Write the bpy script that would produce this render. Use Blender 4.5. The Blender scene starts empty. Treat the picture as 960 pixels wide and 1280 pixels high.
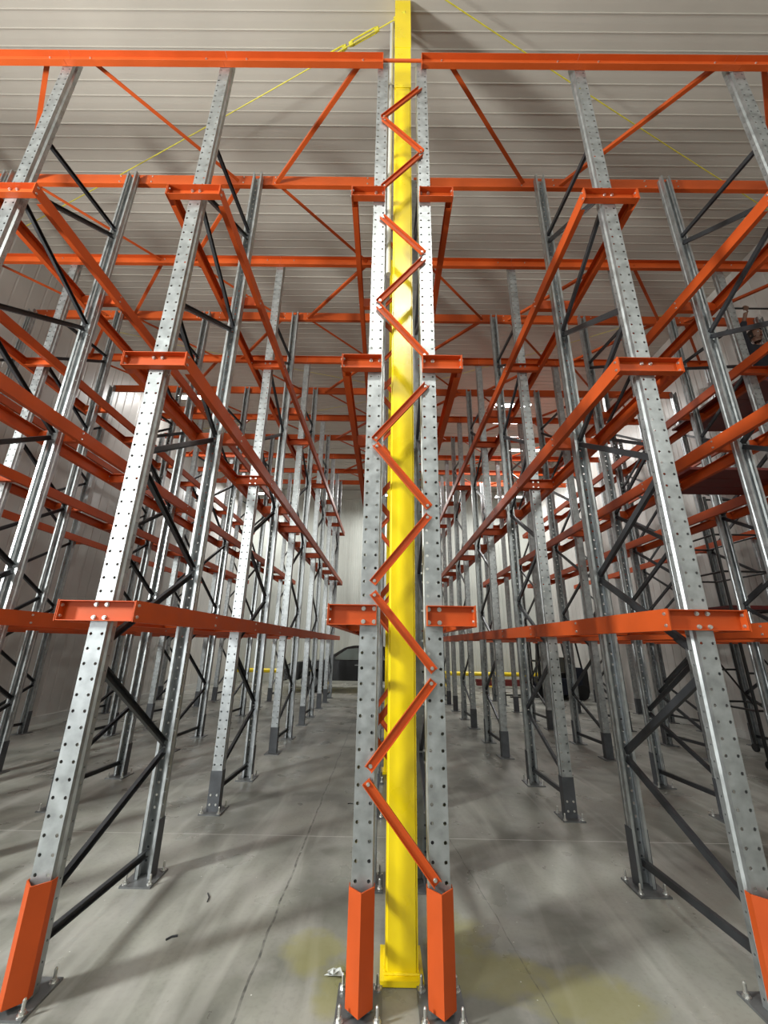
import bpy, math, random
import numpy as np
from mathutils import Vector, Matrix
random.seed(7)
S = bpy.context.scene
C = bpy.context.collection

# ------------------------------------------------------------ camera, world, lights, exposure
F, PT, YW, RL, CZ = 503.88, .3167, -.006, -.016, 1.575
cam = bpy.data.cameras.new('camera'); camo = bpy.data.objects.new('camera', cam); C.objects.link(camo)
cam.sensor_fit = 'VERTICAL'; cam.sensor_height = 24; cam.lens = F / 1280 * 24; cam.clip_start = .05; cam.clip_end = 100
r0 = Vector((math.cos(YW), -math.sin(YW), 0)); fy = Vector((math.sin(YW), math.cos(YW), 0)); ez = Vector((0, 0, 1))
fwd = fy * math.cos(PT) + ez * math.sin(PT); up0 = -fy * math.sin(PT) + ez * math.cos(PT)
rt = r0 * math.cos(RL) - up0 * math.sin(RL); up = r0 * math.sin(RL) + up0 * math.cos(RL)
M4 = Matrix((rt, up, -fwd)).transposed().to_4x4(); M4.translation = Vector((0, 0, CZ))
camo.matrix_world = M4
S.camera = camo
S.view_settings.view_transform = 'Standard'; S.view_settings.look = 'None'
S.view_settings.gamma = 1; S.view_settings.use_curve_mapping = False
S.view_settings.exposure = 0.12
w = bpy.data.worlds.new('world'); S.world = w; w.use_nodes = True
w.node_tree.nodes['Background'].inputs[0].default_value = (.8, .85, .9, 1)
w.node_tree.nodes['Background'].inputs[1].default_value = .3

def area(name, loc, target, sx, sy, power, col=(1, 1, 1), spread=180):
    l = bpy.data.lights.new(name, 'AREA'); l.shape = 'RECTANGLE'; l.size = sx; l.size_y = sy
    l.energy = power; l.color = col; l.spread = math.radians(spread)
    o = bpy.data.objects.new(name, l); C.objects.link(o); o.location = loc
    o.rotation_euler = (Vector(target) - Vector(loc)).to_track_quat('-Z', 'Y').to_euler()
    return o
# daylight from the dock doors: left wall just behind the camera, and two farther behind on the left
area('dock_door_daylight', (-6.6, -.4, 4.0), (0, 2.4, 3.0), .7, 1.2, 880, (.97, 1.0, .95))
area('dock_door_daylight', (-6.6, -5.2, 2.3), (0, -1, 2.3), 2.6, 3.6, 120, (.93, .97, 1.0))
area('dock_door_daylight', (-4.6, -7.8, 2.3), (-2, 4, 2.6), 3.4, 3.6, 180, (.93, .97, 1.0))
# high bays hung over the open floor behind the camera
area('high_bay_light', (.25, -1.3, 7.9), (.25, -1.0, 0), .6, .6, 135, (1, 1, .93))
area('high_bay_light', (-4.0, -4.5, 6.2), (-2, 4, 7.0), .6, .6, 190, (.98, 1, .94))
area('high_bay_light', (4.6, -5.5, 6.6), (-2, 4, 6), .9, .9, 140, (.98, 1, .93))

# ------------------------------------------------------------ materials
def mat(name, base, rough=.5, metal=0., nscale=0, namt=0., bump=0., bscale=60, spec=None, coat=0.):
    m = bpy.data.materials.new(name); m.use_nodes = True; nt = m.node_tree; b = nt.nodes['Principled BSDF']
    b.inputs['Base Color'].default_value = (*base, 1); b.inputs['Roughness'].default_value = rough
    b.inputs['Metallic'].default_value = metal
    if coat: b.inputs['Coat Weight'].default_value = coat; b.inputs['Coat Roughness'].default_value = .25
    tc = nt.nodes.new('ShaderNodeTexCoord')
    if nscale:
        n = nt.nodes.new('ShaderNodeTexNoise'); n.inputs['Scale'].default_value = nscale; n.inputs['Detail'].default_value = 5
        oi = nt.nodes.new('ShaderNodeObjectInfo'); ad = nt.nodes.new('ShaderNodeVectorMath')
        ml = nt.nodes.new('ShaderNodeMath'); ml.operation = 'MULTIPLY'; ml.inputs[1].default_value = 37
        nt.links.new(oi.outputs['Random'], ml.inputs[0]); nt.links.new(tc.outputs['Object'], ad.inputs[0]); nt.links.new(ml.outputs[0], ad.inputs[1])
        nt.links.new(ad.outputs[0], n.inputs['Vector'])
        r = nt.nodes.new('ShaderNodeValToRGB')
        r.color_ramp.elements[0].position = .3; r.color_ramp.elements[1].position = .7
        r.color_ramp.elements[0].color = (*[c * (1 - namt) for c in base], 1)
        r.color_ramp.elements[1].color = (*[min(1, c * (1 + namt)) for c in base], 1)
        nt.links.new(n.outputs['Fac'], r.inputs['Fac']); nt.links.new(r.outputs[0], b.inputs['Base Color'])
        mr = nt.nodes.new('ShaderNodeMapRange'); mr.inputs[3].default_value = max(.05, rough - .1); mr.inputs[4].default_value = min(1, rough + .1)
        nt.links.new(n.outputs['Fac'], mr.inputs[0]); nt.links.new(mr.outputs[0], b.inputs['Roughness'])
    if bump:
        n2 = nt.nodes.new('ShaderNodeTexNoise'); n2.inputs['Scale'].default_value = bscale; n2.inputs['Detail'].default_value = 4
        bp = nt.nodes.new('ShaderNodeBump'); bp.inputs['Strength'].default_value = bump; bp.inputs['Distance'].default_value = .003
        nt.links.new(tc.outputs['Object'], n2.inputs['Vector']); nt.links.new(n2.outputs['Fac'], bp.inputs['Height']); nt.links.new(bp.outputs[0], b.inputs['Normal'])
    return m
GALV = mat('galvanised_steel', (.38, .40, .41), .40, .8, 14, .2, .15, 30)
ZINC = mat('zinc_bolt', (.62, .62, .60), .3, .9)
PLATE = mat('plain_steel_plate', (.16, .165, .17), .5, .6, 9, .3, .1, 40)
DARK = mat('dark_brace_steel', (.035, .037, .042), .42, .35, 8, .25)
SLEEVE = mat('dark_grey_sleeve', (.075, .08, .09), .5, .3, 12, .2)
ORANGE = mat('orange_powder_coat', (.44, .064, .009), .5, 0, 5, .1, .05, 200)
TIEOR = mat('orange_beam_paint', (.48, .075, .012), .5, 0, 4, .08, .05, 200)
for _m in (ORANGE, TIEOR): _m.node_tree.nodes['Principled BSDF'].inputs['Specular IOR Level'].default_value = .3
YELLOW = mat('yellow_safety_paint', (.88, .66, .005), .3, 0, 4, .06, .1, 60, coat=.3)
YCABLE = mat('yellow_cable', (.55, .48, .03), .5, 0, 20, .2)
RIB = mat('roof_panel', (.45, .415, .37), .5, .0, 1.2, .05)
WALLP = mat('white_liner_panel', (.50, .52, .48), .4, 0, 1.0, .06)
WALLS = mat('side_wall_panel', (.52, .505, .48), .35, 0, .8, .10)
PVC = mat('grey_conduit', (.5, .5, .48), .5)
REDD = mat('dark_red_steel', (.12, .012, .010), .5, 0, 6, .2)
BLACKP = mat('black_paint', (.012, .012, .013), .4)
CARP = mat('dark_car_paint', (.008, .008, .009), .25, .1, coat=.4)
TYRE = mat('tyre_rubber', (.012, .012, .012), .8)
GLASSC = mat('tinted_car_glass', (.22, .27, .25), .08, 0, coat=.8)
CHROME = mat('chrome', (.7, .7, .7), .15, 1)
SKIN = mat('skin', (.17, .085, .055), .6)
JACKET = mat('black_jacket_cloth', (.012, .013, .02), .85, 0, 30, .3)
JEANS = mat('blue_denim', (.03, .05, .13), .9, 0, 60, .25)
HAIR = mat('dark_hair', (.012, .009, .007), .7, 0, 80, .4, .6, 120)
BOOT = mat('boot_leather', (.05, .03, .02), .6)
PLY = mat('tan_plywood', (.38, .33, .25), .7, 0, 4, .15)
WRAP = mat('plastic_wrap', (.6, .62, .62), .25)
LEDM = bpy.data.materials.new('led_diffuser'); LEDM.use_nodes = True
_b = LEDM.node_tree.nodes['Principled BSDF']; _b.inputs['Emission Color'].default_value = (1, 1, .97, 1); _b.inputs['Emission Strength'].default_value = 6

def concrete():
    m = bpy.data.materials.new('polished_concrete'); m.use_nodes = True; nt = m.node_tree; N = nt.nodes; L = nt.links
    b = N['Principled BSDF']; tc = N.new('ShaderNodeTexCoord'); P = tc.outputs['Object']
    def noise(s, d=6, vec=None, dist=0.):
        n = N.new('ShaderNodeTexNoise'); n.inputs['Scale'].default_value = s; n.inputs['Detail'].default_value = d; n.inputs['Distortion'].default_value = dist
        L.new(vec or P, n.inputs['Vector']); return n.outputs['Fac']
    def rng(x, a, c, lo, hi):
        n = N.new('ShaderNodeMapRange'); n.inputs[1].default_value = a; n.inputs[2].default_value = c; n.inputs[3].default_value = lo; n.inputs[4].default_value = hi
        L.new(x, n.inputs[0]); return n.outputs[0]
    def mth(op, a, c=0.):
        n = N.new('ShaderNodeMath'); n.operation = op
        for i, v in enumerate((a, c)):
            if isinstance(v, (int, float)): n.inputs[i].default_value = v
            else: L.new(v, n.inputs[i])
        return n.outputs[0]
    def mix(f, a, c):
        n = N.new('ShaderNodeMix'); n.data_type = 'RGBA'
        L.new(f, n.inputs[0])
        for i, v in ((6, a), (7, c)):
            if isinstance(v, tuple): n.inputs[i].default_value = (*v, 1)
            else: L.new(v, n.inputs[i])
        return n.outputs[2]
    base = mix(rng(noise(.9, 8, None, .6), .35, .65, 0, 1), (.115, .115, .099), (.33, .33, .295))
    base = mix(rng(noise(3.3, 9), .5, .62, 0, .4), base, (.31, .30, .285))
    base = mix(rng(noise(40, 3), .5, .8, 0, .3), base, (.12, .115, .105))
    # streaky wear along the lanes
    mp = N.new('ShaderNodeMapping'); mp.inputs['Scale'].default_value = (3.0, .35, 1); L.new(P, mp.inputs[0])
    base = mix(rng(noise(1.3, 5, mp.outputs[0], 1.2), .5, .68, 0, .5), base, (.42, .41, .385))
    sx = N.new('ShaderNodeSeparateXYZ'); L.new(P, sx.inputs[0]); X, Y = sx.outputs[0], sx.outputs[1]
    # yellow-green stains by the column foot
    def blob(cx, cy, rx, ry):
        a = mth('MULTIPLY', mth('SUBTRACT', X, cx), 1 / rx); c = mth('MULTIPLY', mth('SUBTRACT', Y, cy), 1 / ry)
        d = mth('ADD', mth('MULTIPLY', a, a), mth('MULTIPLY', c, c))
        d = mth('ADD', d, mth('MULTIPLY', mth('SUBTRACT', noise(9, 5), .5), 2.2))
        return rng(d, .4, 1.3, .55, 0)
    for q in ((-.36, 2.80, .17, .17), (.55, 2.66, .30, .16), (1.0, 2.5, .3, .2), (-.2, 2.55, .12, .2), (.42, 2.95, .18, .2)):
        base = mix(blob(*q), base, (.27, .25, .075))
    # saw-cut joints, a light and a dark one
    def line(coord, at, wd): return mth('LESS_THAN', mth('ABSOLUTE', mth('SUBTRACT', coord, at)), wd)
    wob = mth('MULTIPLY', mth('SUBTRACT', noise(3, 3), .5), .05)
    base = mix(mth('MULTIPLY', line(mth('ADD', Y, mth('MULTIPLY', wob, .3)), 4.155, .006), .7), base, (.5, .49, .47))
    dk = mth('MAXIMUM', line(mth('ADD', X, wob), -.64, .007), line(mth('ADD', mth('ADD', X, wob), mth('MULTIPLY', Y, .12)), 1.08, .003))
    base = mix(mth('MULTIPLY', dk, rng(noise(14, 3), .35, .6, .15, .75)), base, (.03, .03, .03))
    wht = line(mth('ADD', mth('MULTIPLY', X, 1.), mth('MULTIPLY', Y, .55)), 1.12, .004)
    base = mix(mth('MULTIPLY', mth('MAXIMUM', line(Y, 9.6, .01), line(Y, 14.0, .01)), .5), base, (.5, .49, .47))
    # scattered white specks
    v = N.new('ShaderNodeTexVoronoi'); v.inputs['Scale'].default_value = 9; L.new(P, v.inputs['Vector'])
    base = mix(rng(v.outputs['Distance'], .025, .04, .8, 0), base, (.7, .7, .68))
    L.new(base, b.inputs['Base Color'])
    L.new(rng(noise(2.2, 6), .3, .7, .22, .5), b.inputs['Roughness'])
    bp = N.new('ShaderNodeBump'); bp.inputs['Strength'].default_value = .12; bp.inputs['Distance'].default_value = .002
    L.new(noise(25, 6), bp.inputs['Height']); L.new(bp.outputs[0], b.inputs['Normal'])
    return m
CONC = concrete()

# ------------------------------------------------------------ mesh helpers
class MB:
    def __init__(s): s.v = []; s.f = []
    def quad(s, *p):
        n = len(s.v); s.v += [tuple(q) for q in p]; s.f.append(tuple(range(n, n + len(p)))); return s
    def box(s, x0, y0, z0, x1, y1, z1):
        n = len(s.v)
        s.v += [(x, y, z) for x in (x0, x1) for y in (y0, y1) for z in (z0, z1)]
        s.f += [tuple(n + i for i in q) for q in ((0, 1, 3, 2), (4, 6, 7, 5), (0, 4, 5, 1), (2, 3, 7, 6), (0, 2, 6, 4), (1, 5, 7, 3))]
        return s
    def bar(s, a, b, prof, up=(0, 0, 1)):
        """extrude a closed 2-D profile (side, up) from a to b"""
        a, b = Vector(a), Vector(b); d = (b - a).normalized(); sd = d.cross(Vector(up)).normalized(); u = sd.cross(d)
        n = len(s.v); k = len(prof)
        for p in (a, b):
            for (x, y) in prof: s.v.append(tuple(p + sd * x + u * y))
        for i in range(k): s.f.append((n + i, n + (i + 1) % k, n + k + (i + 1) % k, n + k + i))
        s.f.append(tuple(n + k - 1 - i for i in range(k))); s.f.append(tuple(n + k + i for i in range(k)))
        return s
    def tube(s, a, b, r, k=10, r2=None):
        r2 = r if r2 is None else r2
        a, b = Vector(a), Vector(b); d = (b - a).normalized(); h = Vector((0, 0, 1)) if abs(d.z) < .9 else Vector((1, 0, 0))
        sd = d.cross(h).normalized(); u = sd.cross(d); n = len(s.v)
        for p, q in ((a, r), (b, r2)):
            for i in range(k):
                t = 2 * math.pi * i / k; s.v.append(tuple(p + sd * math.cos(t) * q + u * math.sin(t) * q))
        for i in range(k): s.f.append((n + i, n + (i + 1) % k, n + k + (i + 1) % k, n + k + i))
        s.f.append(tuple(n + k - 1 - i for i in range(k))); s.f.append(tuple(n + k + i for i in range(k)))
        return s
    def mesh(s, name, m):
        me = bpy.data.meshes.new(name); me.from_pydata(s.v, [], s.f)
        me.materials.append(m); me.validate(); me.update()
        # outward normals
        import bmesh
        bm = bmesh.new(); bm.from_mesh(me); bmesh.ops.remove_doubles(bm, verts=bm.verts, dist=1e-6)
        bmesh.ops.recalc_face_normals(bm, faces=bm.faces); bm.to_mesh(me); bm.free()
        return me
def chan(wd, h, t):
    """C profile: web at side=0, flanges toward +side; used with bar()"""
    return [(0, -h / 2), (wd, -h / 2), (wd, -h / 2 + t), (t, -h / 2 + t), (t, h / 2 - t), (wd, h / 2 - t), (wd, h / 2), (0, h / 2)]
def angle(a, t): return [(0, 0), (a, 0), (a, t), (t, t), (t, a), (0, a)]
def put(name, me, parent=None, loc=(0, 0, 0), rot=(0, 0, 0), label=None, cat=None, group=None, kind=None):
    o = bpy.data.objects.new(name, me); C.objects.link(o); o.location = loc; o.rotation_euler = rot
    if parent: o.parent = parent
    for k, v in (('label', label), ('category', cat), ('group', group), ('kind', kind)):
        if v: o[k] = v
    return o
def root(name, loc, label, cat, group=None, rot=(0, 0, 0)): return put(name, None, None, loc, rot, label, cat, group)

# ------------------------------------------------------------ rack geometry data
ROWS = [2.4 + 1.1 * i for i in range(11)]
REAR = [i % 2 == 1 for i in range(11)]; REAR[9] = False; REAR[10] = True
LX = [-.092, -1.644, -3.197, -4.745, -6.29]
RX = [.283, 1.825, 3.365, 4.915, 6.455]
HU = 7.08
ZA = (1.672, 3.395, 5.09)          # underside of the arms and rails, three levels
NUM = ['nearest', 'second', 'third', 'fourth', 'fifth', 'sixth', 'seventh', 'eighth', 'ninth', 'tenth', 'last']
ORD = ['first', 'second', 'third', 'fourth', 'fifth']

# perforated strip: columns of holes at us, local (u, z) mapped by fn(u, z, depth)
def perforated(mb, u0, u1, us, z0, z1, pitch, first, r, fn, t=.0025, c=.014):
    zs = []; z = first
    while z + c < z1: zs.append(z); z += pitch
    def quads(dep):
        out = []
        edges = [z0] + [e for h in zs for e in (h - c, h + c)] + [z1]
        for i in range(0, len(edges), 2): out.append([(u0, edges[i]), (u1, edges[i]), (u1, edges[i + 1]), (u0, edges[i + 1])])
        ue = [u0] + [e for h in us for e in (h - c, h + c)] + [u1]
        for h in zs:
            for i in range(0, len(ue), 2): out.append([(ue[i], h - c), (ue[i + 1], h - c), (ue[i + 1], h + c), (ue[i], h + c)])
            for uc in us:
                sq = [(c, 0), (c, c), (0, c), (-c, c), (-c, 0), (-c, -c), (0, -c), (c, -c)]
                oc = [(r * math.cos(k * math.pi / 4), r * math.sin(k * math.pi / 4)) for k in range(8)]
                for k in range(8):
                    a, b2 = sq[k], sq[(k + 1) % 8]; p, q = oc[k], oc[(k + 1) % 8]
                    out.append([(uc + a[0], h + a[1]), (uc + b2[0], h + b2[1]), (uc + q[0], h + q[1]), (uc + p[0], h + p[1])])
        return [[fn(u, z, dep) for u, z in q] for q in out]
    for q in quads(0): mb.quad(*q)
    for q in quads(t): mb.quad(*reversed(q))
    for h in zs:
        for uc in us:
            for k in range(8):
                a = (uc + r * math.cos(k * math.pi / 4), h + r * math.sin(k * math.pi / 4)); b2 = (uc + r * math.cos((k + 1) * math.pi / 4), h + r * math.sin((k + 1) * math.pi / 4))
                mb.quad(fn(*a, 0), fn(*a, t), fn(*b2, t), fn(*b2, 0))
def upright_mesh():
    m = MB()
    perforated(m, -.05, .05, (-.032, .032), 0, HU, .08, .075, .0088, lambda u, z, d: (u, d, z))
    for s in (-1, 1):
        # short web return, groove, outer flank with its own hole column, inward lip
        for (xa, ya, xb, yb) in ((.05, 0, .05, .026), (.05, .026, .043, .034), (.043, .034, .054, .046), (.054, .082, .034, .082)):
            n = Vector((yb - ya, -(xb - xa))).normalized() * .0025
            m.quad((s * xa, ya, 0), (s * xb, yb, 0), (s * xb, yb, HU), (s * xa, ya, HU))
            m.quad((s * (xa - n.x), ya - n.y, 0), (s * (xb - n.x), yb - n.y, 0), (s * (xb - n.x), yb - n.y, HU), (s * (xa - n.x), ya - n.y, HU))
        perforated(m, .046, .082, (.064,), 0, HU, .08, .035, .005, lambda u, z, d, s=s: (s * (.054 - d), u, z), c=.011)
    me = bpy.data.meshes.new('upright'); me.from_pydata(m.v, [], m.f); me.materials.append(GALV); me.update()
    return me
UP = upright_mesh()
# braces inside a frame: local frame has y=0 at front web, y=1.1 at rear web
FORKB = mat('dark_blue_enamel', (.010, .014, .03), .4)
FN = [(.19, .16), (.36, .79), (1.44, .84), (1.55, 2.12), (2.69, 2.16), (2.79, 3.40), (4.00, 3.44), (4.07, 4.68), (5.20, 4.73), (5.30, 6.00), (5.96, 6.10)]
BR = []
for zf, zr in FN:
    BR.append(MB().bar((0, .07, zf), (0, 1.03, zr), [(x - .012, y) for x, y in chan(.026, .044, .0035)]).mesh('brace', DARK))
SLV = MB().box(-.054, -.004, .012, .054, -.0005, .355).box(-.0575, -.004, .012, -.054, .084, .355).box(.054, -.004, .012, .0575, .084, .355).mesh('base_sleeve', SLEEVE)
def hexbolt(r, h):
    m = MB(); m.tube((0, 0, 0), (0, -h * .35, 0), r * 1.25, 10); m.tube((0, -h * .35, 0), (0, -h, 0), r, 6); return m.mesh('bolt', ZINC)
BOLT = hexbolt(.0105, .012); BOLTS = hexbolt(.008, .009)
def anchor_mesh():
    m = MB(); m.tube((0, 0, 0), (0, 0, .004), .019, 12); m.tube((0, 0, .004), (0, 0, .017), .013, 6); m.tube((0, 0, .017), (0, 0, .052), .0075, 8); m.tube((0, 0, .052), (0, 0, .058), .0075, 8, .004)
    return m.mesh('anchor_bolt', ZINC)
ANCH = anchor_mesh()
BPL = MB().box(-.105, -.07, 0, .105, .17, .011).mesh('base_plate', PLATE)
# guard: thick steel angle with its corner toward the aisle
def guard_mesh():
    m = MB(); hw, pr, t = .062, .058, .006; zb, zt = .03, .468
    pts = [(-hw, 0), (0, -pr), (hw, 0), (hw, t * 1.4), (0, -pr + t * 1.4), (-hw, t * 1.4)]
    n = len(m.v)
    for z in (zb, zt):
        for x, y in pts: m.v.append((x, y - .002, z))
    for i in range(6): m.f.append((i, (i + 1) % 6, 6 + (i + 1) % 6, 6 + i))
    m.f += [(0, 1, 4, 5), (1, 2, 3, 4), (6, 7, 10, 11), (7, 8, 9, 10)]
    # side wings wrapping the post
    for s in (-1, 1):
        x0, x1 = sorted((s * hw, s * (hw - .004)))
        m.box(x0, -.002, zb, x1, .035, zt)
    return m.mesh('post_guard', ORANGE)
GUARD = guard_mesh()
ARMH = .112
def arm_mesh(x0, x1, rear):
    m = MB(); t = .004; zt = ARMH; fl = .05
    if not rear:
        m.box(x0, -t, 0, x1, 0, zt); m.box(x0, -fl, 0, x1, -t, t); m.box(x0, -fl, zt - t, x1, -t, zt)
        for x in (x0, x1 - t): m.box(x, -fl, t, x + t, -t, zt - t)
    else:
        cc = .03; poly = [(x0, cc), (x0 + cc, 0), (x1 - cc, 0), (x1, cc), (x1, zt - cc), (x1 - cc, zt), (x0 + cc, zt), (x0, zt - cc)]
        n = len(m.v); k = 8
        for y in (0, t):
            for x, z in poly: m.v.append((x, y, z))
        for i in range(k): m.f.append((n + i, n + (i + 1) % k, n + k + (i + 1) % k, n + k + i))
        m.f.append(tuple(range(n, n + k))); m.f.append(tuple(range(n + k, n + 2 * k)))
        m.box(x0 + cc, t, 0, x1 - cc, fl, t); m.box(x0 + cc, t, zt - t, x1 - cc, fl, zt)
    return m.mesh('support_arm', ORANGE)
AX = {'mid': (-.218, .218), 'left': (-.228, .044), 'right': (-.044, .228)}
ARM = {(k, r): arm_mesh(a, b, r) for k, (a, b) in AX.items() for r in (False, True)}

def upright(fr, y, rear, near, lane_kind, first):
    """one post of a frame with its plate, sleeve or guard and arms; y local"""
    z0 = .012
    u = put('upright', UP, fr, (0, y, z0), (0, 0, math.pi) if rear else (0, 0, 0))
    sgn = -1 if rear else 1
    bp = put('base_plate', BPL, fr, (0, y, 0), (0, 0, math.pi) if rear else (0, 0, 0))
    if near:
        for ax, ay in ((-.083, -.045), (.083, -.045), (-.083, .135), (.083, .135)):
            put('anchor_bolt', ANCH, bp, (ax, ay, .011))
    if first: put('post_guard', GUARD, fr, (0, y - .002, 0))
    else:
        sl = put('base_sleeve', SLV, fr, (0, y, 0), (0, 0, math.pi) if rear else (0, 0, 0))
        if near:
            for ax in (-.03, .03):
                for az in (.07, .15): put('bolt', BOLTS, sl, (ax, -.004, az))
    yy = y + (.0026 if rear else -.0026)
    for z in ZA:
        a = put('support_arm', ARM[(lane_kind, rear)], fr, (0, yy, z + .004))
        if near and not rear:
            for bx in (-.031, .031):
                for bz in (.02, .093): put('bolt', BOLT, a, (bx, -.004, bz))
            ends = [e for e in AX[lane_kind] if abs(e) > .1]
            for e in ends:
                for bz in (.026, .086): put('bolt', BOLTS, a, (e - math.copysign(.004, e), -.028, bz), (0, 0, -math.copysign(math.pi / 2, e)))
        elif near:
            for bx in (-.031, .031):
                for bz in (.02, .093): put('bolt', BOLTS, a, (bx, 0, bz))
LANES = [('left', i, x) for i, x in enumerate(LX)] + [('right', i, x) for i, x in enumerate(RX)]
for side, i, x in LANES:
    lk = 'mid' if 0 < i < 4 else (side if i == 0 else ('right' if side == 'left' else 'left'))
    for f in range(5):
        y0 = ROWS[2 * f] if f < 4 else ROWS[8]
        extra = ' with orange post guard' if f == 0 else ''
        lab = f"galvanized rack frame{extra}, {NUM[f] if f<4 else 'farthest'} from camera, {ORD[i]} line {side} of yellow column"
        fr = root('rack_frame', (x, y0, 0), lab, 'rack frame', 'upright frames of the drive-in rack')
        near = f < 2 and i < 3
        upright(fr, 0, False, near, lk, f == 0)
        if f < 4:
            upright(fr, 1.1, True, near, lk, False)
            for k, b in enumerate(BR): put('brace', b, fr)
        else:
            upright(fr, 1.1, False, False, lk, False); upright(fr, 2.2, True, False, lk, False)
            for k, b in enumerate(BR): put('brace', b, fr, (0, 1.1, 0))

# ------------------------------------------------------------ rails running down the lanes
def rail_mesh(s):
    """outer face at x=0, flanges toward -s"""
    m = MB(); t = .004; h = .12; L = 11.07
    def bx(xa, ya, za, xb, yb, zb): m.box(min(xa, xb), ya, za, max(xa, xb), yb, zb)
    bx(0, 0, 0, -s * t, L, h); bx(-s * t, .10, 0, -s * .045, L, t * .8); bx(-s * t, .10, h - t * .8, -s * .045, L, h)
    return m.mesh('rail', ORANGE)
RM = {1: rail_mesh(1), -1: rail_mesh(-1)}
LV = ['lowest', 'middle', 'top']
for side, i, x in LANES:
    for s in (-1, 1):
        if i == 0 and ((side == 'left') == (s == 1)): continue
        if i == 4 and ((side == 'left') == (s == -1)): continue
        off = s * (.225 if 0 < i < 4 else .234)
        for l, z in enumerate(ZA):
            lab = f"long orange rail, {LV[l]} level, {'right' if s>0 else 'left'} side of {ORD[i]} line {side} of yellow column"
            r = root('pallet_rail', (x + off, 2.345, z), lab, 'rail', 'pallet rails along the lanes')
            put('rail_channel', RM[s], r)
            rows = ROWS[:4] if i < 3 else ROWS[:1]
            for k, ry in enumerate(rows):
                yy = .03 if k == 0 else ry - 2.345 + .0
                for zz in (.028, .092): put('bolt', BOLTS, r, (0, yy, zz), (0, 0, s * math.pi / 2))

# ------------------------------------------------------------ tie beams on top, plan bracing
def tie_mesh(L, rear):
    m = MB(); t = .004; g = .0015; fl = .05; h = .155
    if not rear:
        m.box(g, -t, 0, L - g, 0, h); m.box(g, -fl, 0, L - g, -t, .007); m.box(g, -fl, h - t, L - g, -t, h)
    else:
        m.box(g, 0, 0, L - g, t, h); m.box(g, t, 0, L - g, fl, t); m.box(g, t, h - t, L - g, fl, h)
    return m.mesh('tie_beam', TIEOR)
TC = {}
def tie(x0, x1, k, lab, grp):
    key = (round(x1 - x0, 3), REAR[k])
    if key not in TC: TC[key] = tie_mesh(x1 - x0, REAR[k])
    z = 6.995 if REAR[k] else 6.925
    y = ROWS[k] + (.003 if REAR[k] else -.003)
    r = root('tie_beam', (x0, y, z), lab, 'beam', grp)
    put('channel', TC[key], r)
    if k < 4:
        for bx in (.2, x1 - x0 - .2):
            for bz in (.03, .125): put('bolt', BOLTS, r, (bx, -.004 if not REAR[k] else 0, bz))
PB = {}
def plan(xa, ya, xb, yb, lab):
    key = (round(xb - xa, 3), round(yb - ya, 3))
    if key not in PB: PB[key] = MB().bar((0, 0, 0), (xb - xa, yb - ya, 0), angle(.042, .004)).mesh('plan_brace', TIEOR)
    put('roof_diagonal', PB[key], None, (xa, ya, 7.015), (0, 0, 0), lab, 'brace', 'diagonals between the tie beams')
for side, XS in (('left', LX), ('right', RX)):
    s = -1 if side == 'left' else 1
    for b in range(4):
        xa, xb = XS[b], XS[b + 1]
        for k in range(11):
            tie(min(xa, xb), max(xa, xb), k, f"orange tie beam on rack top, {NUM[k]} row, {ORD[b]} bay {side} of yellow column", 'tie beams across the rack top')
        for k in range(10):
            if side == 'right' and k == 1: continue
            # nodes sit by even lines on front rows, by odd lines on rear rows
            near_k = (k % 2 == 0)
            a_in = (b % 2 == 0) == near_k        # inner line on the nearer row?
            x1, x2 = xa + s * .26, xb - s * .20
            ya, yb = (ROWS[k] + .008, ROWS[k + 1] - .008)
            if a_in: plan(x1, ya, x2, yb, f"slim orange diagonal behind {NUM[k]} tie row, {ORD[b]} bay {side} of yellow column")
            else: plan(x2, ya, x1, yb, f"slim orange diagonal behind {NUM[k]} tie row, {ORD[b]} bay {side} of yellow column")
r = root('spacer_bar', (.095, 2.372, 7.0), 'short thin orange bar across the yellow column between the two front tie beams', 'bar')
put('rod', MB().tube((-.185, 0, 0), (.187, 0, 0), .014, 12).mesh('rod', TIEOR), r)
put('end_plate', MB().box(-.192, -.02, -.1, -.186, .02, .08).box(.186, -.02, -.1, .192, .02, .08).mesh('end_plate', TIEOR), r)

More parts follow.
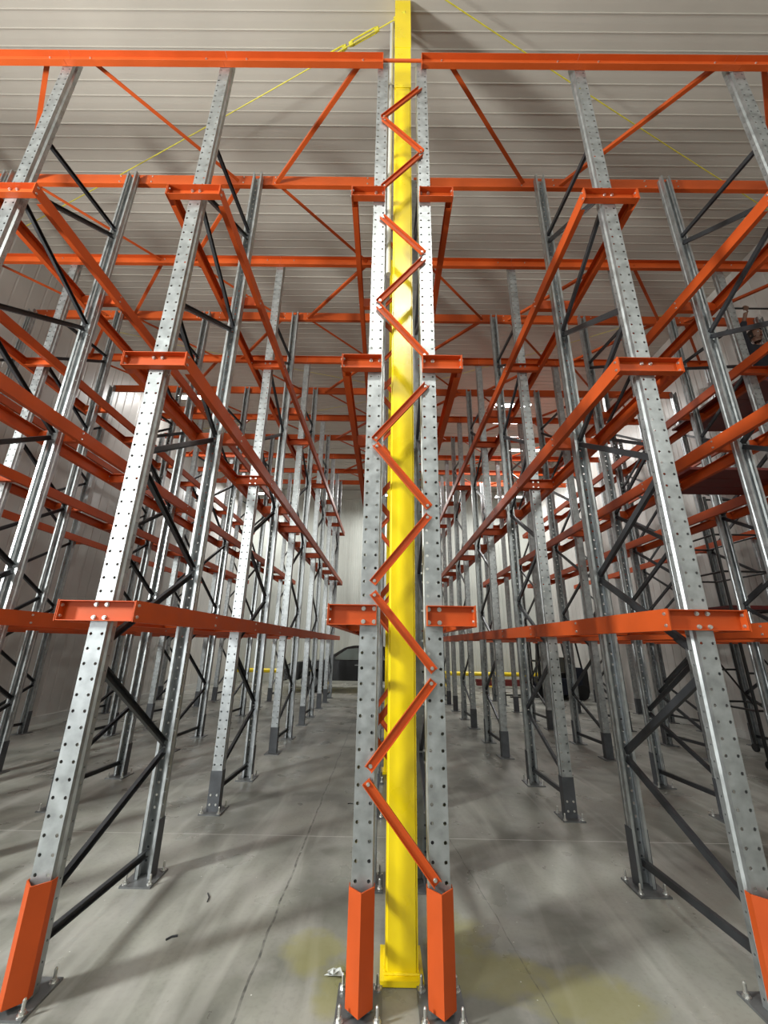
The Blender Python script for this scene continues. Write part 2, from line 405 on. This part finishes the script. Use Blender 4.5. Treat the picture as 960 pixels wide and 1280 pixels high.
# ------------------------------------------------------------ zigzag between the two middle lines
ZZ = [(.26, .502, -.073, .893), (-.063, .974, .26, 1.374), (.266, 1.451, -.062, 1.847), (-.064, 1.93, .256, 2.327), (.258, 2.405, -.068, 2.814),
      (-.075, 2.873, .258, 3.279), (.257, 3.545, -.068, 3.963), (-.07, 4.031, .252, 4.432), (.254, 4.524, -.059, 4.894),
      (-.055, 5.268, .249, 5.652), (.26, 5.715, -.064, 6.124), (-.072, 6.18, .253, 6.584)]
ZN = ['lowest', 'second lowest', 'third from floor', 'fourth from floor', 'fifth from floor', 'sixth from floor', 'seventh from floor', 'eighth from floor', 'ninth from floor', 'third from top', 'second from top', 'topmost']
for row, yr, wh in ((0, 2.3935, 'in front of yellow column'), (1, 3.5065, 'behind yellow column'), (2, 4.5935, 'in third row behind yellow column')):
    for j, (xa, za, xb, zb) in enumerate(ZZ):
        d = Vector((xb - xa, 0, zb - za)); L = d.length + .036; u = d.normalized()
        r = root('zigzag_brace', (xa, yr, za), f"orange channel of the zigzag, {ZN[j]}, {wh}", 'brace', 'zigzag channels between the two middle post lines')
        m = MB(); a = -u * .018; b = u * (d.length + .018)
        # C profile opening toward the aisle (or away from it on the rear posts)
        fl = -1 if row != 1 else 1; w2 = .023
        prof = [(-w2, 0), (w2, 0), (w2, fl * .02), (w2 - .004, fl * .02), (w2 - .004, fl * .004), (-w2 + .004, fl * .004), (-w2 + .004, fl * .02), (-w2, fl * .02)]
        m.bar(a, b, prof, up=(0, 1, 0)); put('channel', m.mesh('channel', ORANGE), r)
        for p in (Vector((0, 0, 0)), d): put('bolt', BOLTS, r, (p.x, p.y + fl * .004, p.z), (0, 0, 0 if fl < 0 else math.pi))

# ------------------------------------------------------------ yellow building columns, conduit, cables
HC = 8.7
def column(x, y, lab):
    r = root('building_column', (x, y, 0), lab, 'column', 'yellow building columns')
    w2 = .083
    import bmesh
    me = MB().box(-w2, -.06, .028, w2, .11, 7.05).mesh('shaft', YELLOW); bm = bmesh.new(); bm.from_mesh(me)
    bmesh.ops.bevel(bm, geom=[e for e in bm.edges if abs(e.verts[0].co.z - e.verts[1].co.z) > 1], offset=.012, segments=3, affect='EDGES'); bm.to_mesh(me); bm.free()
    put('shaft', me, r)
    put('upper_shaft', MB().box(-w2 - .003, -.063, 7.056, w2 + .003, .11, HC - .02).mesh('upper_shaft', YELLOW), r)
    put('base_plate', MB().box(-.108, -.10, .003, .108, .15, .026).mesh('column_base_plate', YELLOW), r)
    m = MB()   # weld bead
    for sx in np.linspace(-.08, .08, 12): m.tube((sx - .008, -.062, .03), (sx + .008, -.062, .03), .006 + random.random() * .003, 6)
    for sy in np.linspace(-.05, .1, 11):
        for q in (-w2, w2): m.tube((q, sy - .007, .03), (q, sy + .007, .03), .007, 6)
    put('weld_bead', m.mesh('weld_bead', YELLOW), r)
    put('shade_step_plate', MB().box(-w2 - .006, -.066, 7.75, w2 + .006, -.062, HC - .03).mesh('shade_step_plate', YELLOW), r)  # added plate, stands for the edge of a shadow on the column top
column(.108, 2.66, 'tall yellow square steel column standing nearest, between the two middle post lines')
column(.095, 5.99, 'yellow steel column farther back, hidden behind the nearest yellow column')
r = root('conduit', (-.012, 2.79, 4.75), 'pale grey conduit pipe running up beside the yellow column to the roof', 'pipe')
put('pipe', MB().tube((0, 0, 0), (0, 0, HC - 4.77), .022, 12).mesh('pipe', PVC), r)
put('clip', MB().box(-.03, -.028, 1.2, .03, .01, 1.225).box(-.03, -.028, 2.7, .03, .01, 2.725).mesh('clip', ZINC), r)

def cable(a, b, lab, rad=.011, buckle=None):
    rad = rad * .6
    r = root('roof_cable', a, lab, 'cable', 'yellow roof brace cables')
    d = Vector(b) - Vector(a)
    m = MB(); n = 14
    pts = [d * (i / n) + Vector((0, 0, -.05 * math.sin(math.pi * i / n))) for i in range(n + 1)]
    for p, q in zip(pts, pts[1:]): m.tube(p, q, rad, 7)
    put('strand', m.mesh('strand', YCABLE), r)
    if buckle:
        u = d.normalized()
        for t0 in buckle:
            c = d * t0; m = MB()
            sd = u.cross(Vector((0, 0, 1))).normalized() * .022
            m.tube(c - u * .16 + sd, c + u * .16 + sd, .009, 6); m.tube(c - u * .16 - sd, c + u * .16 - sd, .009, 6)
            m.tube(c - u * .19, c - u * .14, .026, 8); m.tube(c + u * .14, c + u * .19, .026, 8)
            put('turnbuckle', m.mesh('turnbuckle', YCABLE), r)
    put('end_clevis', MB().tube((0, 0, 0), d.normalized() * .14, .024, 8).mesh('end_clevis', YCABLE), r)
cable((.14, 2.60, 8.42), (-6.6, 5.22, 8.42), 'yellow cable with turnbuckle crossing the roof from the column toward the left', buckle=(.072, .13))
cable((.10, 2.30, 8.42), (6.6, 4.90, 8.42), 'yellow cable crossing the roof toward the right wall above front tie beams')
cable((.2, 9.85, 8.42), (6.6, 6.58, 8.42), 'thin yellow cable far back under the roof on the right', .008)
cable((.0, 9.62, 8.42), (-6.6, 7.55, 8.42), 'thin yellow cable far back under the roof on the left, coming nearer', .008)
cable((.0, 10.16, 8.42), (-6.6, 12.2, 8.42), 'thin yellow cable farthest back under the roof on the left', .008)

# ------------------------------------------------------------ room shell
X0, X1, Y0, Y1 = -6.75, 6.80, -8.0, 18.4
fl = put('floor', MB().box(X0 - .2, Y0 - .2, -.2, X1 + .2, Y1 + .2, 0).mesh('floor', CONC), kind='structure')
ce = put('ceiling', MB().box(X0 - .2, Y0 - .2, HC + .03, X1 + .2, Y1 + .2, HC + .2).mesh('ceiling', RIB), kind='structure')
def roof_panel(L, W):
    m = MB(); n = 8; p = W / n; y = .006
    pr = [(0.008, .03), (.008, 0)]
    for i in range(n):
        a = i * p
        pr += [(a + .010, 0), (a + p * .5, -.001), (a + p - .012, 0), (a + p - .011, -.008), (a + p - .003, -.008), (a + p - .001, 0)] if i < n - 1 else [(a + .01, 0), (a + p - .014, 0), (a + p - .013, -.014), (a + p - .002, -.014)]
    pr += [(W - .002, .03)]
    for (ya, za), (yb, zb) in zip(pr, pr[1:]):
        m.quad((0, ya, za), (L, ya, za), (L, yb, zb), (0, yb, zb))
    me = bpy.data.meshes.new('panel'); me.from_pydata(m.v, [], m.f); me.materials.append(RIB); me.update(); return me
W = 1.27; RPM = roof_panel(X1 - X0, W); y = 3.81 - 10 * W
while y < Y1:
    if y + W > Y0 and y + W < Y1 + .6: put('panel', RPM, ce, (X0, y, HC))
    y += W
def wall_panel(wd, h, mt, ribs):
    m = MB(); p = wd / ribs; pr = [(.003, .0)]
    for i in range(ribs):
        a = i * p; pr += [(a + .004, .02), (a + p * .42, .02), (a + p * .5, .013), (a + p * .58, .02)]
    pr += [(wd - .003, .02), (wd - .003, 0)]
    for (xa, ya), (xb, yb) in zip(pr, pr[1:]):
        m.quad((xa, -ya, 0), (xb, -yb, 0), (xb, -yb, h), (xa, -ya, h))
    me = bpy.data.meshes.new('panel'); me.from_pydata(m.v, [], m.f); me.materials.append(mt); me.update(); return me
def wall(name, bx, mt, start, step, n, rot, wm, pm):
    wl = put(name, MB().box(*bx).mesh(name, mt), kind='structure')
    for i in range(n):
        put('panel', pm, wl, (start[0] + step[0] * i, start[1] + step[1] * i, 0), (0, 0, rot))
PB1 = wall_panel(1.0, HC, WALLP, 10); PS1 = wall_panel(1.1, HC, WALLS, 4)
wall('wall_back', (X0, Y1, 0, X1, Y1 + .2, HC), WALLP, (X0 + .02, Y1), (1.0, 0), 13, 0, WALLP, PB1)
wall('wall_left', (X0 - .2, Y0, 0, X0, Y1, HC), WALLS, (X0, Y0), (0, 1.1), 24, math.pi / 2, WALLS, PS1)
wall('wall_right', (X1, Y0, 0, X1 + .2, Y1, HC), WALLS, (X1, Y0 + 1.1), (0, 1.1), 24, -math.pi / 2, WALLS, PS1)
put('wall_front', MB().box(X0, Y0 - .2, 0, X1, Y0, HC).mesh('wall_front', WALLP), kind='structure')
put('trim_1', MB().box(X0 + .03, Y1 - .06, 8.2, X1 - .03, Y1 - .022, 8.28).mesh('trim', WALLP), kind='structure')
put('baseboard_left', MB().box(X0 + .022, Y0, 0, X0 + .05, Y1 - .1, .14).mesh('baseboard', PVC), kind='structure')
put('baseboard_right', MB().box(X1 - .05, Y0, 0, X1 - .022, Y1 - .1, .14).mesh('baseboard', PVC), kind='structure')

# LED fixtures under the roof, far back over the third lane on the right and by the back wall
def led(x, y, z, power, lab):
    r = root('led_fixture', (x, y, z), lab, 'light', 'linear lights under the roof')
    h = HC - z
    put('housing', MB().box(-.6, -.09, .02, .6, .09, .08).mesh('housing', PVC), r)
    put('hanger', MB().box(-.5, -.005, .08, -.49, .005, h).box(.49, -.005, .08, .5, .005, h).mesh('hanger', ZINC), r)
    put('diffuser', MB().box(-.58, -.08, 0, .58, .08, .02).mesh('diffuser', LEDM), r)
    area('led_light', (x, y, z - .01), (x, y, 0), 1.1, .15, power, (1, 1, .97))
for a in ((3.7, 10.5, 8.42, 90, 'nearest of the white linear lights hung under the roof on the right'), (4.0, 11.45, 8.42, 80, 'second of the white linear lights under the roof on the right'),
          (4.35, 12.5, 8.42, 80, 'third of the white linear lights under the roof on the right'), (5.0, 13.4, 8.42, 70, 'fourth of the white linear lights under the roof on the right'),
          (-5.56, 16.4, 7.7, 170, 'white linear light hung by the back wall at the far left'), (.1, 16.4, 7.7, 170, 'added white linear light by the back wall, hidden behind the yellow column'),  # second fixture here is added, hidden from view, to light the back area
          (-5.55, 10.1, 8.3, 60, 'white linear light under the roof over the outermost left lane'),
          (5.3, 16.4, 7.7, 120, 'white linear light hung by the back wall at the far right')):
    led(*a)

# ------------------------------------------------------------ yellow guard rail at the back wall
def guardrail(x0, x1, lab):
    r = root('guard_rail', (x0, 17.85, 0), lab, 'guard rail', 'yellow guard rails along the back wall')
    put('rail', MB().tube((0, 0, .47), (x1 - x0, 0, .47), .085, 14).mesh('rail', YELLOW), r)
    n = int((x1 - x0) / 1.6) + 1; pm = MB().tube((0, 0, 0), (0, 0, .40), .07, 12).box(-.12, -.12, 0, .12, .12, .012).mesh('post', YELLOW)
    for i in range(n): put('post', pm, r, (.15 + i * (x1 - x0 - .3) / (n - 1), 0, 0))
guardrail(-6.4, -.2, 'low yellow pipe guard rail along back wall, left of the yellow column')
guardrail(.5, 6.4, 'low yellow pipe guard rail along back wall, right of the yellow column')
# stack of dark red beams on the floor at the back right
bm_ = MB().box(0, 0, 0, 2.6, .055, .11).box(0, .055, 0, 2.6, .075, .012).box(0, .055, .098, 2.6, .075, .11).mesh('stored_beam', REDD)
blk = MB().box(0, 0, 0, .09, .42, .09).mesh('timber_block', PLY)
for bx in (0.3, 2.1): put('timber_block', blk, None, (3.7 + bx, 17.05, 0), (0, 0, 0), 'timber block under the %s end of the dark red beam stack' % ('left' if bx < 1 else 'right'), 'block', 'blocks under the beam stack')
for lay in range(2):
    for q in range(4):
        put('stored_beam', bm_, None, (3.65 + .04 * ((q + lay) % 2), 17.08 + .09 * q, .09 + .111 * lay), (0, 0, 0), 'dark red beam in the stack on blocks by the back wall', 'beam', 'dark red beams stacked by the back wall')

# ------------------------------------------------------------ dark pickup at the back
def pickup():
    import bmesh
    r = root('pickup_truck', (-3.45, 14.75, 0), 'dark pickup truck parked sideways behind the racks, facing left', 'truck')
    r.scale = (1, 1, .93)
    def prism(prof, y0, y1, bev, m, name, taper=0):
        bm = bmesh.new(); a = [bm.verts.new((x, y0, z)) for x, z in prof]; b = [bm.verts.new((x, y1, z)) for x, z in prof]
        k = len(prof); bm.faces.new(a); bm.faces.new(list(reversed(b)))
        for i in range(k): bm.faces.new((a[i], b[i], b[(i + 1) % k], a[(i + 1) % k]))
        if taper:
            for vs, y in ((a, y0), (b, y1)):
                for v in vs:
                    if v.co.z > 1.12: v.co.y += taper * (1 if y == y0 else -1) * (v.co.z - 1.1) / .5
        bmesh.ops.recalc_face_normals(bm, faces=bm.faces)
        bmesh.ops.bevel(bm, geom=list(bm.edges), offset=bev, segments=2, affect='EDGES')
        me = bpy.data.meshes.new(name); bm.to_mesh(me); bm.free(); me.materials.append(m)
        return me
    low = [(.06, .42), (.02, .62), (.05, .88), (.25, 1.0), (1.35, 1.10), (5.35, 1.10), (5.42, .95), (5.42, .50), (5.1, .40)]
    # wheel openings
    def arch(cx, rr):
        return [(cx + rr * math.cos(t), .40 + rr * math.sin(t)) for t in np.linspace(0, math.pi, 9)]
    prof = low + arch(4.35, .44) + arch(1.0, .44)
    put('body', prism(prof, 0, 1.85, .03, CARP, 'body'), r)
    cab = [(1.35, 1.08), (2.1, 1.56), (2.4, 1.63), (3.35, 1.63), (3.6, 1.55), (3.72, 1.08)]
    put('cab', prism(cab, .06, 1.79, .03, CARP, 'cab', .12), r)
    for nm, pf in (('side_window', [(1.62, 1.12), (2.16, 1.50), (2.55, 1.54), (2.55, 1.12)]), ('side_window', [(2.66, 1.12), (2.66, 1.54), (3.3, 1.54), (3.5, 1.12)])):
        m = MB(); n = 0; pts = [(x, .055 + .12 * (z - 1.1) / .5, z) for x, z in pf]
        k = len(pts); m.v = pts + [(x, y + .02, z) for x, y, z in pts]; m.f = [tuple(range(k)), tuple(range(2 * k - 1, k - 1, -1))] + [(i, (i + 1) % k, k + (i + 1) % k, k + i) for i in range(k)]
        put(nm, m.mesh('side_window', GLASSC), r)
    put('windscreen', MB().bar((1.43, .25, 1.12), (2.06, .28, 1.53), [(-1.35, .012), (0, .012), (0, .02), (-1.35, .02)]).mesh('windscreen', GLASSC), r)
    for cx in (1.0, 4.35):
        for yy in (.0, 1.62):
            wh = put('wheel', MB().tube((cx, yy, .36), (cx, yy + .24, .36), .36, 28).mesh('wheel', TYRE), r)
            m = MB().tube((cx, yy - .012, .36), (cx, yy, .36), .21, 20)
            put('rim', m.mesh('rim', CHROME if False else PLATE), wh)
    put('door_handle', MB().box(2.45, -.03, .93, 2.62, 0, .96).mesh('door_handle', CHROME), r)
    put('mirror', MB().box(1.62, -.14, 1.12, 1.75, .04, 1.28).mesh('mirror', CARP), r)
    put('headlight', MB().box(.03, -.004, .78, .3, .1, .9).mesh('headlight', GLASSC), r)
    put('door_seam', MB().box(1.46, -.003, .5, 1.47, .01, 1.1).box(2.62, -.003, .5, 2.63, .01, 1.1).mesh('door_seam', BLACKP), r)
    put('bumper', MB().box(-.06, .1, .36, .06, 1.75, .58).mesh('bumper', PLATE), r)
pickup()

# ------------------------------------------------------------ forklift at the back right
def forklift():
    r = root('forklift', (5.6, 14.2, 0), 'small dark forklift parked behind the racks at the far right', 'forklift', None, (0, 0, math.radians(8)))
    put('chassis', MB().box(-.55, -.5, .16, .62, .5, .62).box(.25, -.48, .62, .68, .48, .95).mesh('chassis', FORKB), r)
    put('counterweight', MB().box(.62, -.46, .2, .86, .46, .9).mesh('counterweight', BLACKP), r)
    st = put('seat', MB().box(-.1, -.24, .62, .3, .24, .78).box(.22, -.24, .78, .32, .24, 1.25).mesh('seat', BLACKP), r)
    g = MB()
    for y in (-.42, .42): g.tube((-.45, y, .6), (-.3, y, 1.95), .03, 8).tube((.7, y, .9), (.55, y, 1.95), .03, 8).tube((-.3, y, 1.95), (.55, y, 1.95), .03, 8)
    for x in np.linspace(-.3, .55, 6): g.tube((x, -.42, 1.95), (x, .42, 1.95), .018, 6)
    put('overhead_guard', g.mesh('overhead_guard', BLACKP), r)
    m = MB()
    for y in (-.3, .3): m.box(-.74, y - .04, .06, -.62, y + .04, 2.0)
    for z in (.3, 1.1, 1.95): m.box(-.70, -.3, z, -.66, .3, z + .06)
    put('mast', m.mesh('mast', BLACKP), r)
    for y in (-.25, .25): put('fork', MB().box(-1.7, y - .05, .05, -.74, y + .05, .09).box(-.78, y - .05, .09, -.74, y + .05, .6).mesh('fork', BLACKP), r)
    for x, rr in ((-.4, .26), (.55, .22)):
        for y in (-.56, .4): put('wheel', MB().tube((x, y, rr), (x, y + .16, rr), rr, 20).mesh('wheel', TYRE), r)
    put('steering_wheel', MB().tube((-.32, 0, .62), (-.22, 0, 1.0), .02, 6).tube((-.23, 0, 1.0), (-.21, 0, 1.03), .16, 16).mesh('steering_wheel', BLACKP), r)
forklift()

# ------------------------------------------------------------ scaffold tower in the last lane, decks, worker
def tower():
    r = root('scaffold_tower', (5.70, 6.9, 0), 'thin black scaffold tower with dark red platform in the lane by right wall', 'scaffold')
    hx, hy = .38, .55
    for sx in (-hx, hx):
        for sy in (-hy, hy):
            p = put('post', MB().tube((sx, sy, .12), (sx, sy, 4.0), .022, 8).mesh('post', BLACKP), r)
            put('castor', MB().tube((sx - .02, sy, .062), (sx + .02, sy, .062), .06, 12).mesh('castor', TYRE), p)
    rx = MB().tube((-hx, 0, 0), (hx, 0, 0), .016, 8).mesh('rung', BLACKP); ry = MB().tube((0, -hy, 0), (0, hy, 0), .016, 8).mesh('rung', BLACKP)
    for z in (.75, 1.25, 1.75, 2.15, 2.75, 3.35, 3.95):
        for q in (-hy, hy): put('rung', rx, r, (0, q, z))
        if z in (.75, 2.15, 2.75, 3.35):
            for q in (-hx, hx): put('rung', ry, r, (q, 0, z))
    for q in (-hx, hx): put('diagonal', MB().tube((q, -hy, .8), (q, hy, 2.1), .014, 8).mesh('diagonal', BLACKP), r)
    put('platform', MB().box(-hx + .02, -hy + .03, 2.17, hx - .02, hy - .03, 2.23).mesh('platform', REDD), r)
tower()
def deck(x0, x1, y0, y1, z, lab):
    r = root('work_deck', (x0, y0, z), lab, 'deck', 'dark red work decks laid on rails')
    n = 3; wd = (x1 - x0) / 1.0; bw = (y1 - y0) / n
    pm = MB().box(0, .005, .0, x1 - x0, bw - .005, .03).box(.1, .02, -.0, .12, bw - .02, .03).mesh('board', REDD)
    for i in range(n): put('board', pm, r, (0, i * bw, 0))
deck(5.0, 6.36, 4.85, 6.3, 5.213, 'dark red deck laid across top rails beside the right wall, carrying the worker')
deck(3.45, 4.83, 4.2, 5.0, 3.517, 'dark red deck laid across middle rails in third lane right of column')

def worker():
    import bmesh
    r = root('person', (6.02, 5.45, 5.243), 'person in black jacket and blue jeans kneeling high on rack, one arm raised', 'person')
    J = {'pel': (0, 0, .50), 'sp': (-.01, -.02, .72), 'ch': (-.03, -.05, .92), 'nk': (-.04, -.07, 1.04), 'hd': (-.05, -.10, 1.17),
         'ls': (-.20, -.06, .98), 'le': (-.33, -.16, 1.19), 'lw': (-.32, -.28, 1.40), 'lp': (-.315, -.31, 1.47),
         'rs': (.13, -.05, .97), 're': (.24, -.18, .78), 'rw': (.12, -.38, .72), 'rp': (.08, -.44, .72),
         'lh': (-.10, 0, .46), 'lk': (-.13, -.28, .09), 'la': (-.13, .10, .07), 'lf': (-.13, .17, .03),
         'rh': (.10, 0, .46), 'rk': (.13, -.26, .09), 'ra': (.13, .12, .07), 'rf': (.13, .19, .03)}
    def skin(names, edges, rad, m, name, parent, sub=2):
        me = bpy.data.meshes.new(name); idx = {n: i for i, n in enumerate(names)}
        me.from_pydata([J[n] for n in names], [(idx[a], idx[b]) for a, b in edges], [])
        o = bpy.data.objects.new(name, me); C.objects.link(o)
        md = o.modifiers.new('s', 'SKIN'); sb = o.modifiers.new('b', 'SUBSURF'); sb.levels = sub; sb.render_levels = sub
        for i, n in enumerate(names):
            me.skin_vertices[0].data[i].radius = rad[n] if isinstance(rad[n], tuple) else (rad[n], rad[n])
        me.skin_vertices[0].data[0].use_root = True
        dg = bpy.context.evaluated_depsgraph_get(); me2 = bpy.data.meshes.new_from_object(o.evaluated_get(dg))
        bpy.data.objects.remove(o); me2.materials.clear(); me2.materials.append(m)
        for p in me2.polygons: p.use_smooth = True
        return put(name, me2, parent)
    names = list(J)
    E = [('pel', 'sp'), ('sp', 'ch'), ('ch', 'nk'), ('nk', 'hd'), ('ch', 'ls'), ('ls', 'le'), ('le', 'lw'), ('lw', 'lp'), ('ch', 'rs'), ('rs', 're'), ('re', 'rw'), ('rw', 'rp'),
         ('pel', 'lh'), ('lh', 'lk'), ('lk', 'la'), ('la', 'lf'), ('pel', 'rh'), ('rh', 'rk'), ('rk', 'ra'), ('ra', 'rf')]
    R = dict(pel=(.13, .10), sp=(.12, .09), ch=(.14, .10), nk=.05, hd=(.075, .09), ls=.055, le=.042, lw=.028, lp=(.036, .018), rs=.055, re=.042, rw=.028, rp=(.036, .018),
             lh=.085, lk=.06, la=.04, lf=.04, rh=.085, rk=.06, ra=.04, rf=.04)
    body = skin(names, E, R, SKIN, 'body', r)
    # hands: four fingers curled over the bar and a thumb
    def hand(J0, flip, bar):
        m = MB(); base = Vector(J0)
        for i, (dx, ln) in enumerate(((-.028, .9), (-.010, 1.0), (.009, .95), (.027, .8))):
            p0 = base + Vector((dx, -.005, .03)); p1 = p0 + Vector((0, -.03, .035 * ln)); p2 = p1 + Vector((0, .005, .03 * ln)) ; p3 = p2 + Vector((0, .03 * ln, .0)); p4 = p3 + Vector((0, .012, -.02 * ln))
            if not bar: p2 = p1 + Vector((0, -.02, -.02)); p3 = p2 + Vector((0, .0, -.02)); p4 = p3 + Vector((0, .015, -.01))
            for a, b, r1, r2 in ((p0, p1, .010, .0095), (p1, p2, .0095, .009), (p2, p3, .009, .008), (p3, p4, .008, .007)): m.tube(a, b, r1, 8, r2)
        t0 = base + Vector((flip * .03, 0, .0)); t1 = t0 + Vector((flip * .022, .012, .028)); t2 = t1 + Vector((-flip * .004, .012, .028))
        m.tube(t0, t1, .012, 8, .010).tube(t1, t2, .010, 8, .008)
        put('fingers', m.mesh('fingers', SKIN), body)
    hand(J['lp'], 1, True); hand(J['rp'], -1, False)
    jk = {n: (v[0] + .018, v[1] + .018) if isinstance(v, tuple) else v + .016 for n, v in R.items()}
    J['lc'] = tuple(Vector(J['le']).lerp(Vector(J['lw']), .8)); J['rc'] = tuple(Vector(J['re']).lerp(Vector(J['rw']), .8)); jk['lc'] = .048; jk['rc'] = .042; jk['nk'] = .062
    skin(['sp', 'pel', 'ch', 'nk', 'ls', 'le', 'lc', 'rs', 're', 'rc'], [('pel', 'sp'), ('sp', 'ch'), ('ch', 'nk'), ('ch', 'ls'), ('ls', 'le'), ('le', 'lc'), ('ch', 'rs'), ('rs', 're'), ('re', 'rc')], jk, JACKET, 'jacket', r)
    skin(['pel', 'lh', 'lk', 'la', 'rh', 'rk', 'ra'], [('pel', 'lh'), ('lh', 'lk'), ('lk', 'la'), ('pel', 'rh'), ('rh', 'rk'), ('rk', 'ra')], jk, JEANS, 'jeans', r)
    for s, nm in ((-1, 'l'), (1, 'r')):
        x, y, z = J[nm + 'f']; put('boot', MB().box(x - .05, y - .10, .004, x + .05, y + .06, .11).box(x - .045, y + .06, .004, x + .045, y + .12, .09).mesh('boot', BOOT), r)
    # head details
    hx, hy, hz = J['hd']
    def ell(c, rx, ry, rz, m, name, parent, cut=None, noise=0):
        bm = bmesh.new(); bmesh.ops.create_uvsphere(bm, u_segments=24, v_segments=16, radius=1)
        if cut: bmesh.ops.delete(bm, geom=[v for v in bm.verts if cut(v.co)], context='VERTS')
        for v in bm.verts:
            q = 1 + noise * (random.random() - .5); v.co = Vector((v.co.x * rx * q + c[0], v.co.y * ry * q + c[1], v.co.z * rz * q + c[2]))
        me = bpy.data.meshes.new(name); bm.to_mesh(me); bm.free(); me.materials.append(m)
        for p in me.polygons: p.use_smooth = True
        return put(name, me, parent)
    hd = ell((hx, hy, hz + .03), .078, .098, .118, SKIN, 'head', r)
    ell((hx, hy + .008, hz + .05), .092, .108, .118, HAIR, 'hair', hd, lambda c: c.y < -.6 and c.z < .3, .1)
    for s in (-1, 1):
        ell((hx + s * .03, hy - .088, hz + .035), .012, .010, .008, WRAP, 'eye', hd)
        ell((hx + s * .03, hy - .097, hz + .035), .005, .004, .005, BLACKP, 'pupil', hd)
        ell((hx + s * .079, hy + .005, hz + .025), .010, .022, .032, SKIN, 'ear', hd)
    ell((hx, hy - .102, hz + .008), .012, .018, .022, SKIN, 'nose', hd)
    ell((hx, hy - .092, hz - .035), .024, .008, .007, REDD, 'mouth', hd)
    # the bar he holds
    b = root('steel_bar', (5.02, 5.13, 6.775), 'thin black bar held level overhead by the kneeling person', 'bar')
    put('bar_body', MB().tube((0, 0, 0), (1.6, 0, 0), .014, 10).mesh('bar_body', BLACKP), b)
worker()

# ------------------------------------------------------------ litter on the floor
def scrap(x, y, ang, L, lab, m, th=.004):
    o = put('floor_scrap', MB().bar((-L / 2, 0, th), (0, .01, th), [(-th, -th), (th, -th), (th, th), (-th, th)]).bar((0, .01, th), (L / 2, 0, th), [(-th, -th), (th, -th), (th, th), (-th, th)]).mesh('scrap', m),
            None, (x, y, 0), (0, 0, ang), lab, 'scrap', 'small scraps on the floor')
scrap(-1.16, 2.87, .6, .06, 'short dark scrap of wire on floor left of the yellow column', DARK)
scrap(-1.12, 3.25, -1.2, .10, 'curved dark strap scrap on floor near second post of left frame', DARK, .003)
scrap(-.33, 4.9, 0, .05, 'tiny dark bit on floor in the left lane, farther back', DARK, .003)
bm0 = MB(); rnd = random.Random(3)
pts = [(rnd.uniform(-.05, .05), rnd.uniform(-.03, .03), rnd.uniform(.002, .035)) for _ in range(14)]
for i in range(12): bm0.quad(pts[i], pts[i + 1], pts[(i + 5) % 14])
me = bpy.data.meshes.new('plastic_scrap'); me.from_pydata(bm0.v, [], bm0.f); me.materials.append(WRAP)
put('plastic_scrap', me, None, (-.225, 2.62, 0.0), (0, 0, .5), 'crumpled clear plastic scrap beside left middle base plate', 'scrap')
